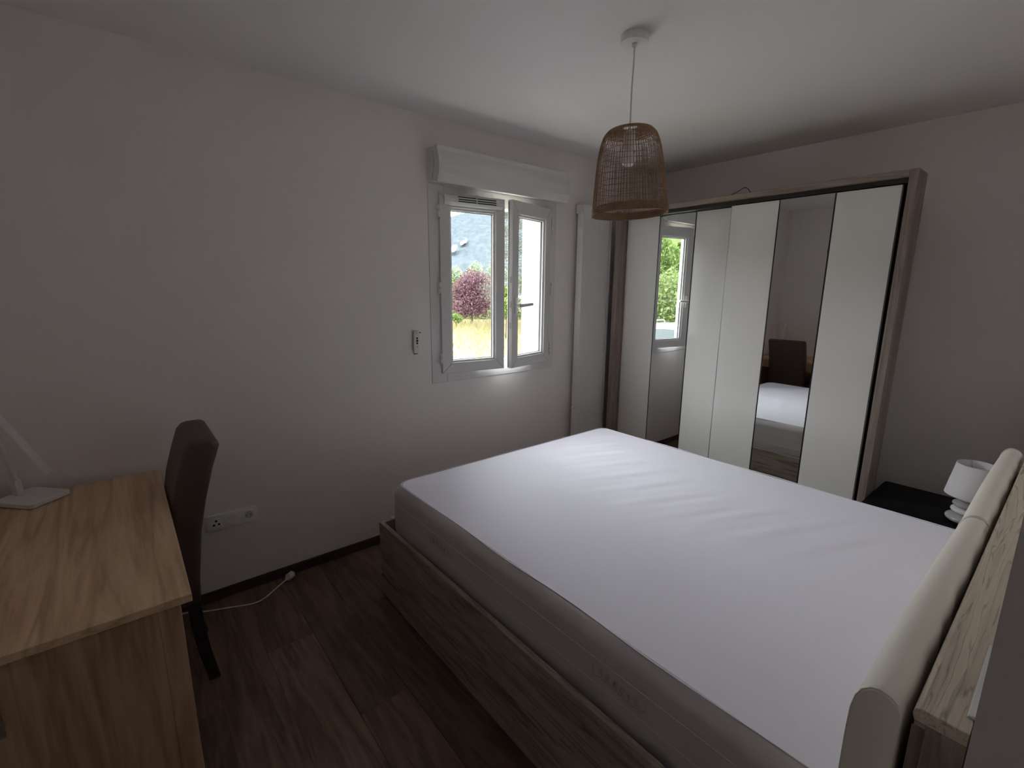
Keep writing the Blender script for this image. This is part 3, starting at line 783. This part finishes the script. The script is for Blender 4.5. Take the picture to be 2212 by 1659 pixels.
# back section (x,z): rear edge then front edge
rear = [(.122, .36), (.127, .455), (.151, .638), (.175, .75), (.208, .87), (.240, .962)]
front = [(.170, .985), (.152, .978), (.135, .958), (.108, .88), (.082, .79), (.062, .68), (.048, .55), (.042, .44), (.040, .36)]
poly = rear+[(.238, .972), (.230, .980), (.215, .985)]+front
m = MB(); n = 12; npol = len(poly); vs = []
cxp = sum(p[0] for p in poly)/npol; czp = sum(p[1] for p in poly)/npol
secs = [(0, .93), (.006, .975), (.016, 1.0)]
ys = [CY0+a for a, b in secs]+[CY0+.016+(CY1-CY0-.032)*k/6 for k in range(1, 6)]+[CY1-a for a, b in reversed(secs)]
ks = [b for a, b in secs]+[1]*5+[b for a, b in reversed(secs)]
for y, k in zip(ys, ks):
    for px, pz_ in poly:
        # shrink thickness towards the two ends, keep it nearly full height
        midx = np.interp(pz_, [.36, .455, .638, .79, .88, .98], [.081, .084, .100, .125, .160, .200])
        vs.append((midx+(px-midx)*(.55+.45*(k-.93)/.07 if k < 1 else 1), y, .36+(pz_-.36)*(.985+.015*(k-.93)/.07 if k < 1 else 1)))
fs = [(i*npol+j, i*npol+(j+1) % npol, (i+1)*npol+(j+1) % npol, (i+1)*npol+j) for i in range(len(ys)-1) for j in range(npol)]
m.add(vs, fs, True); m.f += [tuple(reversed(range(npol))), tuple((len(ys)-1)*npol+j for j in range(npol))]; m.sm += [False, False]
m.build('backrest', CHAIRM, ch)
MB().rbox(-.345, .039, CY0+.004, CY1-.004, .375, .470, .022, 3).build('seat', CHAIRM, ch)
for yy in (CY0+.012, CY1-.047):
    m = MB(); m.prism([(.075, .359), (.119, .359), (.122, .25), (.132, .13), (.152, .0), (.113, .0), (.092, .13), (.078, .25)], 'y', yy, yy+.035); m.build('leg', CHAIRL, ch, bevel=.003)
    m = MB(); m.prism([(-.330, .0), (-.302, .0), (-.296, .374), (-.335, .374)], 'y', yy, yy+.035); m.build('leg', CHAIRL, ch, bevel=.003)

# ------------------------------------------------------------------ outdoors
GZ = -.80
def dirp(az, dist, origin=(0, 0)):
    a = math.radians(az); return origin[0]+dist*math.sin(a), origin[1]+dist*math.cos(a)
MEAD = mat('dry_meadow', (.27, .23, .11), .95, spec=.1, var=.15, scale=1.2)
GRASS = leafmat('dry_grass_blades', (.29, .25, .13), .2)
PURP = leafmat('purple_leaves', (.165, .085, .105), .45)
GREEN = leafmat('green_leaves', (.16, .23, .06), .35)
PALE = leafmat('haze_paled_leaves', (.25, .30, .20), .25)  # leaf green lightened, distance haze put into the colour
CONI = leafmat('conifer_green', (.18, .255, .075), .5)
HEDG = leafmat('hedge_green', (.23, .28, .115), .5)
SCRUB = leafmat('scrub_leaves', (.14, .17, .075), .5)
CEDR = leafmat('cedar_grey_green', (.17, .18, .14), .4)  # cedar's grey-green, with haze painted in as a lighter tone
BARK = mat('bark', (.09, .07, .06), .9, var=.3, scale=10)
MOUNT = mat('forest_haze_blue', (.082, .095, .104), 1.0, spec=0, var=.42, scale=.45)  # blue of distance haze painted into the forest colour
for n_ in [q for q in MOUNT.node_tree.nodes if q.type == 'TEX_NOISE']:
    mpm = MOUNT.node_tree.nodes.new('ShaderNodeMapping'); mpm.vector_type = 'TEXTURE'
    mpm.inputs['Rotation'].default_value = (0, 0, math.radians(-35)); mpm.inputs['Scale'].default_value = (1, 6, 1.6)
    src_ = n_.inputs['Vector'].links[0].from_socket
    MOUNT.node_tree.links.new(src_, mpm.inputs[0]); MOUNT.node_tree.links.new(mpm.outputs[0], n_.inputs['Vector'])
HILL = mat('green_hillside', (.13, .15, .06), 1.0, spec=0, var=.2, scale=.15)
ROCK = mat('limestone', (.30, .30, .29), 1.0)
# ground sheet
m = MB(); NG = 40; vs = []; fs = []
for i in range(NG+1):
    for j in range(NG+1):
        x_ = -60+140*i/NG; y_ = YO+.031+110*j/NG
        vs.append((x_, y_, GZ+.05*math.sin(x_*.6)*math.sin(y_*.4)*min(1, max(0, (y_-9)/5))))
fs = [(i*(NG+1)+j, (i+1)*(NG+1)+j, (i+1)*(NG+1)+j+1, i*(NG+1)+j+1) for i in range(NG) for j in range(NG)]
m.add(vs, fs, True); struct(m.build('ground', MEAD), 'dry yellow meadow beyond the window')
# mountain: ridge band around the view
def ridge(name, az0, az1, d0, d1, elf, mt_, label, seed, rough):
    r_ = np.random.default_rng(seed); NA, ND = 120, 26; vs = []
    ph = r_.uniform(0, 6.28, 12)
    for i in range(NA+1):
        az = az0+(az1-az0)*i/NA
        for j in range(ND+1):
            t = j/ND; d = d0+(d1-d0)*t; x_, y_ = dirp(az, d)
            hmax = 1.55+d1*math.tan(math.radians(elf(az)))
            prof_ = t**.85
            z = GZ+(hmax-GZ)*prof_
            w = sum(math.sin(az*(.5+.55*k)+ph[k]+t*(3+k))/(1+k*.6) for k in range(8))
            z += rough*w*math.sin(math.pi*t)
            vs.append((x_, y_, z))
    fs = [(i*(ND+1)+j, (i+1)*(ND+1)+j, (i+1)*(ND+1)+j+1, i*(ND+1)+j+1) for i in range(NA) for j in range(ND)]
    m = MB(); m.add(vs, fs, True); o = m.build(name, mt_); struct(o, label); return o
def el_m(az): return float(np.interp(az, [-5, 20, 29, 32, 34.5, 37.2, 41, 50, 70, 90], [4, 5.5, 6.6, 7.7, 8.4, 8.6, 8.9, 8.2, 6, 4]))
mo = ridge('mountain', -8, 88, 150, 520, el_m, MOUNT, 'haze-tinted wooded mountain far behind the trees', 3, 1.5)
ridge('hill', -78, -20, 60, 200, lambda az: 8.2+1.2*math.sin(az*.15), HILL, 'pale green hillside seen in the wardrobe mirror', 5, .6)
# limestone scars on the mountain
def scar(az, el, d, wdt, hgt, seed):
    r_ = random.Random(seed); x_, y_ = dirp(az, d); z = 1.55+d*math.tan(math.radians(el))
    rgt = Vector((math.cos(math.radians(az)), -math.sin(math.radians(az)), 0)); f3 = Vector((math.sin(math.radians(az)), math.cos(math.radians(az)), 0))
    P = []
    for k in range(11):
        a = 2*math.pi*k/11; P.append(Vector((x_, y_, z))+rgt*wdt*math.cos(a)*r_.uniform(.5, 1)+Vector((0, 0, 1))*(hgt*math.sin(a)*r_.uniform(.5, 1)+.30*wdt*math.cos(a)))
    m = MB(); n = 11
    m.add(P+[p+f3*12+Vector((0, 0, 2.2)) for p in P], [tuple(range(n)), tuple(range(2*n-1, n-1, -1))]+[(i, (i+1) % n, n+(i+1) % n, n+i) for i in range(n)])
    m.build('cliff', ROCK, mo)
scar(32.75, 4.25, 212, 2.0, 1.0, 1); scar(33.75, 4.9, 230, 1.5, .55, 2); scar(34.15, 5.15, 236, .8, .6, 4)

def leaf_cloud(m, centres, n, size, elong=1.0, inward=.35):
    """leaf quads scattered through a set of ellipsoids, denser near their skins"""
    for _ in range(n):
        c, r = centres[rng.randrange(len(centres))]
        v = Vector((rng.gauss(0, 1), rng.gauss(0, 1), rng.gauss(0, 1))).normalized()
        k = 1-inward*rng.random()**1.5
        p = Vector(c)+Vector((v.x*r[0], v.y*r[1], v.z*r[2]))*k
        a = Vector((rng.gauss(0, 1), rng.gauss(0, 1), rng.gauss(0, 1))).normalized(); b = a.cross(Vector((rng.gauss(0, 1), rng.gauss(0, 1), rng.gauss(0, 1)))).normalized()
        s_ = size*rng.uniform(.6, 1.4)
        m.add([p-a*s_*elong, p+b*s_*.5, p+a*s_*elong, p-b*s_*.5], [(0, 1, 2, 3)])
def branches(m, base, tops, r0, r1):
    for t in tops:
        b = Vector(base); t = Vector(t); mid = (b+t)/2+Vector((rng.uniform(-.15, .15), rng.uniform(-.15, .15), .1))
        m.tube([b, mid, t], [r0, (r0+r1)/2, r1], 6)
def tree(name, label, az, dist, el_top, el_bot, halfw, lm, n, size, cat='tree', origin=(0, 0), trunk_r=.07, lumps=9, group=None, depth=1.0):
    x_, y_ = dirp(az, dist, origin); zt_ = 1.55+dist*math.tan(math.radians(el_top)); zb_ = max(GZ+.1, 1.55+dist*math.tan(math.radians(el_bot)))
    hw = dist*math.tan(math.radians(halfw)); zc_ = (zt_+zb_)/2; hh = (zt_-zb_)/2
    t = thing(name, (x_, y_, GZ), label, cat, group)
    C_ = []
    for k in range(lumps):
        a = 2*math.pi*k/lumps+rng.uniform(-.3, .3); q = rng.uniform(.35, .6)
        zz = zc_+hh*rng.uniform(-.55, .55)
        C_.append(((x_+hw*q*math.cos(a), y_+hw*q*math.sin(a)*depth, zz), (hw*.5, hw*.5, hh*.42)))
    C_.append(((x_, y_, zc_), (hw*.75, hw*.75*depth, hh*.8))); C_.append(((x_, y_, zc_+hh*.5), (hw*.5, hw*.5, hh*.5)))
    m = MB(); leaf_cloud(m, C_, n, size, inward=.6); m.build('crown', lm, t)
    m = MB(); m.tube([(x_, y_, GZ-.05), (x_+.03, y_, (GZ+zc_)/2), (x_, y_, zc_)], [trunk_r, trunk_r*.8, trunk_r*.4], 8)
    branches(m, (x_, y_, zb_+hh*.3), [c[0] for c in C_[:6]], trunk_r*.5, .01)
    m.build('trunk', BARK, t)
    return t
tree('purple_tree', 'round purple-leaved plum tree standing in the dry meadow', 34.75, 31, 2.2, -3.9, 2.8, PURP, 11000, .075, lumps=18)
tree('green_shrub', 'low dark green shrub at the foot of the purple tree', 32.9, 28.5, -3.0, -4.4, .75, GREEN, 1800, .06, 'shrub', trunk_r=.02, lumps=5)
tree('green_tree', 'bushy green tree behind the purple tree, nearer the window hinges', 31.7, 41, 1.9, -3, 1.7, GREEN, 4500, .11, trunk_r=.08)
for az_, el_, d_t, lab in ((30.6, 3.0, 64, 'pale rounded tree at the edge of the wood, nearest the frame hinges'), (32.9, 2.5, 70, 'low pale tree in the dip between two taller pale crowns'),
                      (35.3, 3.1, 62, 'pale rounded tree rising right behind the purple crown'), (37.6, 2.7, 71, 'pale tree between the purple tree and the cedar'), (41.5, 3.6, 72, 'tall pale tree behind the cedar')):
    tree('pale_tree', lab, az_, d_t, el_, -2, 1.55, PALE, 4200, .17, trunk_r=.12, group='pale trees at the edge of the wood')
tree('bright_shrub', 'bright green shrub seen through the gap between the sashes', 38.8, 22, .3, -3.9, 1.4, GREEN, 4000, .07, 'shrub', trunk_r=.03)
tree('bright_shrub', 'bright green shrub seen through the sash with the lever handle', 42.6, 30, 1.2, -3.9, 1.9, GREEN, 3500, .09, 'shrub', trunk_r=.03)
# scrub along the far edge of the meadow
sx_, sy_ = dirp(36, 36)
sc2 = thing('field_hedge', (sx_, sy_, GZ), 'scrubby green field hedge along the far edge of the meadow', 'hedge')
C_ = []
for k in range(34):
    x_, y_ = dirp(28+k*.52, 36.5+rng.uniform(-.5, .5)); h_ = rng.uniform(.55, 1.0)
    C_.append(((x_, y_, GZ+h_*.8), (.6, .6, h_)))
m = MB(); leaf_cloud(m, C_, 9000, .09); m.build('foliage', SCRUB, sc2)
# cedar with flat tiered branches
cx_, cy_ = dirp(39.6, 26)
cdr = thing('cedar_tree', (cx_, cy_, GZ), 'tall grey-green cedar with flat tiered branches', 'tree')
mB = MB(); mL = MB(); ztop = 1.55+26*math.tan(math.radians(10.5))
mB.tube([(cx_, cy_, GZ-.05), (cx_+.03, cy_, 2.5), (cx_, cy_, ztop)], [.16, .10, .02], 8)
for k in range(70):
    k = k*46/70; z = .9+(ztop-1.0)*k/46+rng.uniform(-.1, .1); L_ = 2.35*(1-.72*k/46)*rng.uniform(.7, 1.1); a = k*2.4
    e_ = Vector((cx_+L_*math.cos(a), cy_+L_*math.sin(a), z+rng.uniform(-.35, .3)))
    mB.tube([(cx_, cy_, z), ((cx_+e_.x)/2, (cy_+e_.y)/2, z+.10), e_], [.016, .010, .004], 5)
    for q in range(150):
        t = rng.uniform(.15, 1.05); p = Vector((cx_, cy_, z+.06)).lerp(e_, t)+Vector((rng.gauss(0, .18), rng.gauss(0, .18), rng.gauss(-.04, .12)))
        d_ = Vector((rng.gauss(0, 1), rng.gauss(0, 1), rng.gauss(0, .8))).normalized()*.09; b_ = Vector((-d_.y, d_.x, .01))*.25
        mL.add([p-d_, p+b_, p+d_, p-b_], [(0, 1, 2, 3)])
mB.build('trunk', BARK, cdr); mL.build('foliage', CEDR, cdr)

# tall dry grass
m = MB()
for _ in range(7000):
    az = rng.uniform(27, 48); d = 12+20*rng.random()**.5; x_, y_ = dirp(az, d); h_ = rng.uniform(.15, .55)*(1.15 if d > 26 else .7)
    lx, ly = rng.gauss(0, .12), rng.gauss(0, .12); w_ = .012; a = rng.uniform(0, 3.14); wx, wy = w_*math.cos(a), w_*math.sin(a)
    m.add([(x_-wx, y_-wy, GZ-.06), (x_+wx, y_+wy, GZ-.06), (x_+lx*.5+wx*.7, y_+ly*.5+wy*.7, GZ+h_*.6), (x_+lx, y_+ly, GZ+h_), (x_+lx*.5-wx*.7, y_+ly*.5-wy*.7, GZ+h_*.6)], [(0, 1, 2, 3, 4)])
tag(m.build('dry_grass', GRASS), 'tall dry yellow grass covering the meadow', 'grass', kind='stuff')

# hedge and conifers seen by way of the wardrobe mirror
VO = (6.18, 0)
hx0 = dirp(-57, 16, VO)
hd = thing('hedge', (hx0[0], hx0[1], GZ), 'loose green garden hedge seen in the wardrobe mirror behind the car', 'hedge')
C_ = []
for k in range(22):
    az = -68+k*1.05; x_, y_ = dirp(az, 16+rng.uniform(-.3, .3), VO)
    C_.append(((x_, y_, GZ+1.5+rng.uniform(-.2, .3)), (.75, .7, 1.4+rng.uniform(-.1, .2))))
m = MB(); leaf_cloud(m, C_, 24000, .06); m.build('foliage', HEDG, hd)
m = MB()
for c, r in C_[::2]: m.tube([(c[0], c[1], GZ-.05), (c[0], c[1], c[2])], [.04, .02], 6)
m.build('stems', BARK, hd)
for k, (az, el, w_, lab) in enumerate([(-56.4, 5.3, .85, 'tall conifer above the hedge in the mirror, under the house gable'), (-59.2, 4.7, .9, 'second tall conifer above the hedge, beside the pale hillside'), (-53.8, 5.8, .9, 'conifer standing above the hedge at the mirror edge')]):
    dd = 19+2.4*(k > 0); x_, y_ = dirp(az, dd, VO); zt_ = 1.55+dd*math.tan(math.radians(el))
    t = thing('conifer', (x_, y_, GZ), lab, 'tree')
    m = MB(); m.tube([(x_, y_, GZ-.05), (x_, y_, zt_-.3)], [.10, .02], 7); m.build('trunk', BARK, t)
    m = MB(); C2 = [((x_+rng.gauss(0, .1), y_+rng.gauss(0, .1), GZ+.4+(zt_-GZ-.6)*q/9), (w_*(1-.6*q/9), w_*(1-.6*q/9), .42)) for q in range(10)]
    leaf_cloud(m, C2, 4500, .07, 1.3); m.build('foliage', CONI, t)
# neighbouring house, its gable roof showing above the conifers
hx_, hy_ = dirp(-50.5, 34, VO)
ho = thing('neighbour_house', (hx_, hy_, GZ), 'neighbouring house with a dark gable roof above the hedge', 'house')
HW = mat('house_render', (.62, .56, .47), .9, var=.08); HR = mat('dark_roof_tiles', (.10, .09, .085), .8, var=.2, scale=3)
MB().prism([(hy_-3, GZ-.1), (hy_+3, GZ-.1), (hy_+3, 3.4), (hy_, 5.6), (hy_-3, 3.4)], 'x', hx_-4, hx_+2).build('walls', HW, ho)
m = MB()
for s_ in (-1, 1):
    m.prism([(hy_+s_*0, 5.62), (hy_+s_*3.5, 3.05), (hy_+s_*3.5, 3.25), (hy_+s_*0, 5.85)], 'x', hx_-4.5, hx_+2.5)
m.build('roof', HR, ho)
for yy in (-1.4, 1.0):
    f_ = MB().box(hx_+2.0, hx_+2.05, hy_+yy, hy_+yy+.9, 1.2, 2.4).build('window', mat('house_window_frame', (.7, .7, .7), .5) if 'house_window_frame' not in bpy.data.materials else bpy.data.materials['house_window_frame'], ho)
    MB().box(hx_+2.051, hx_+2.06, hy_+yy+.08, hy_+yy+.82, 1.28, 2.32).build('window_pane', BLACKP, f_)

# parked white cars below the window
CARW = mat('white_car_paint', (.80, .80, .80), .15, coat=.6); CARG = mat('car_glass', (.02, .03, .032), .05); TYRE = mat('tyre_rubber', (.02, .02, .02), .8)
RAILM = mat('roof_rail_grey', (.30, .29, .33), .4)
def car(label):
    c = thing('car', (0, 0, 0), label, 'car', 'white cars parked below the window')
    # side outline (x along the car, z up), lofted with sections narrowing to the roof
    Ls = [(-2.15, .35, .55), (-2.12, .35, .92), (-1.75, .30, 1.02), (-1.15, .28, 1.05), (0, .28, 1.04), (1.0, .28, 1.03), (1.7, .30, .98), (2.12, .35, .86), (2.18, .38, .6)]
    vs = []; fs = []; hwid = [.62, .78, .86, .89, .90, .90, .88, .80, .66]
    for (x_, z0, z1), hw in zip(Ls, hwid):
        vs += [(x_, -hw, z0), (x_, -hw*1.0, (z0+z1)/2), (x_, -hw*.93, z1-.04), (x_, -hw*.86, z1), (x_, hw*.86, z1), (x_, hw*.93, z1-.04), (x_, hw, (z0+z1)/2), (x_, hw, z0)]
    n = 8
    for i in range(len(Ls)-1): fs += [(i*n+k, i*n+(k+1) % n, (i+1)*n+(k+1) % n, (i+1)*n+k) for k in range(n)]
    fs += [tuple(reversed(range(n))), tuple((len(Ls)-1)*n+k for k in range(n))]
    MB().add(vs, fs, True).build('body', CARW, c)
    # cabin pillars and roof shell
    R = [(-1.95, 1.02, .74), (-1.72, 1.40, .62), (-1.35, 1.485, .60), (-.6, 1.52, .60), (.1, 1.50, .60), (.45, 1.43, .61), (1.15, 1.02, .76)]
    vs = []; fs = []
    for x_, z_, hw in R: vs += [(x_, -hw, z_-.03), (x_, -hw*.9, z_+.01), (x_, 0, z_+.035), (x_, hw*.9, z_+.01), (x_, hw, z_-.03)]
    for i in range(1, 5): fs += [(i*5+k, i*5+k+1, (i+1)*5+k+1, (i+1)*5+k) for k in range(4)]
    MB().add(vs, fs, True).build('roof', CARW, c)
    MB().add([vs[25+k] for k in range(5)]+[(1.13, -.74, 1.03), (1.16, -.4, 1.04), (1.17, 0, 1.045), (1.16, .4, 1.04), (1.13, .74, 1.03)], [(k, k+1, 6+k, 5+k) for k in range(4)], True).build('windscreen', CARG, c)
    MB().add([vs[5+k] for k in range(5)]+[(-1.98, -.72, 1.03), (-2.0, -.4, 1.04), (-2.0, 0, 1.04), (-2.0, .4, 1.04), (-1.98, .72, 1.03)], [(k, k+1, 6+k, 5+k) for k in range(4)], True).build('rear_window', CARG, c)
    for s_ in (-1, 1):
        for a, b, ta, tb in ((-1.9, -.95, -1.70, -.9), (-.85, .1, -.82, .02), (.16, 1.02, .08, .42)):
            MB().add([(a, s_*.775, 1.045), (b, s_*.775, 1.045), (tb, s_*.622, 1.43), (ta, s_*.622, 1.40)], [(0, 1, 2, 3)]).build('side_window', CARG, c)
        for a, ta in ((-.90, -.86), (.13, .05), (-1.95, -1.74), (1.08, .46)):
            MB().tube([(a, s_*.775, 1.035), (ta, s_*.61, 1.455)], .035, 6).build('pillar', CARW, c)
        MB().tube([(-1.55, s_*.55, 1.50), (-1.45, s_*.55, 1.56), (-.6, s_*.55, 1.595), (.1, s_*.55, 1.575), (.30, s_*.55, 1.50)], .017, 8).build('roof_rail', RAILM, c)
        for wx in (-1.35, 1.32):
            w_ = MB().disc((wx, s_*.90-.10*(s_ > 0)-.0, .315), 'y', .315, .10 if s_ > 0 else .20*.5, 28).build('wheel', TYRE, c, bevel=.02)
            MB().disc((wx, s_*.905-(.0 if s_ > 0 else .01), .315), 'y', .20, .01, 24).build('hub_cap', ALU, w_)
        MB().rbox(.85, 1.02, s_*.98-.09, s_*.98+.09, 1.0, 1.13, .04).build('side_mirror', CARW, c)
        MB().rbox(1.98, 2.15, s_*.66-.13, s_*.66+.13, .68, .80, .03).build('headlight', GLASS if False else ALU, c)
    return c
ca = car('white car parked close below the window, its roof rail just above the sill')
ca.location = (3.70, 5.30, GZ-.13); ca.rotation_euler = (0, 0, math.radians(4))
cc = copy_tree(ca)
cc['label'] = 'white car with roof rails parked in front of the hedge, seen in the mirror'
cc.location = (-4.3, 6.6, GZ-.05); cc.rotation_euler = (0, 0, math.radians(-18))
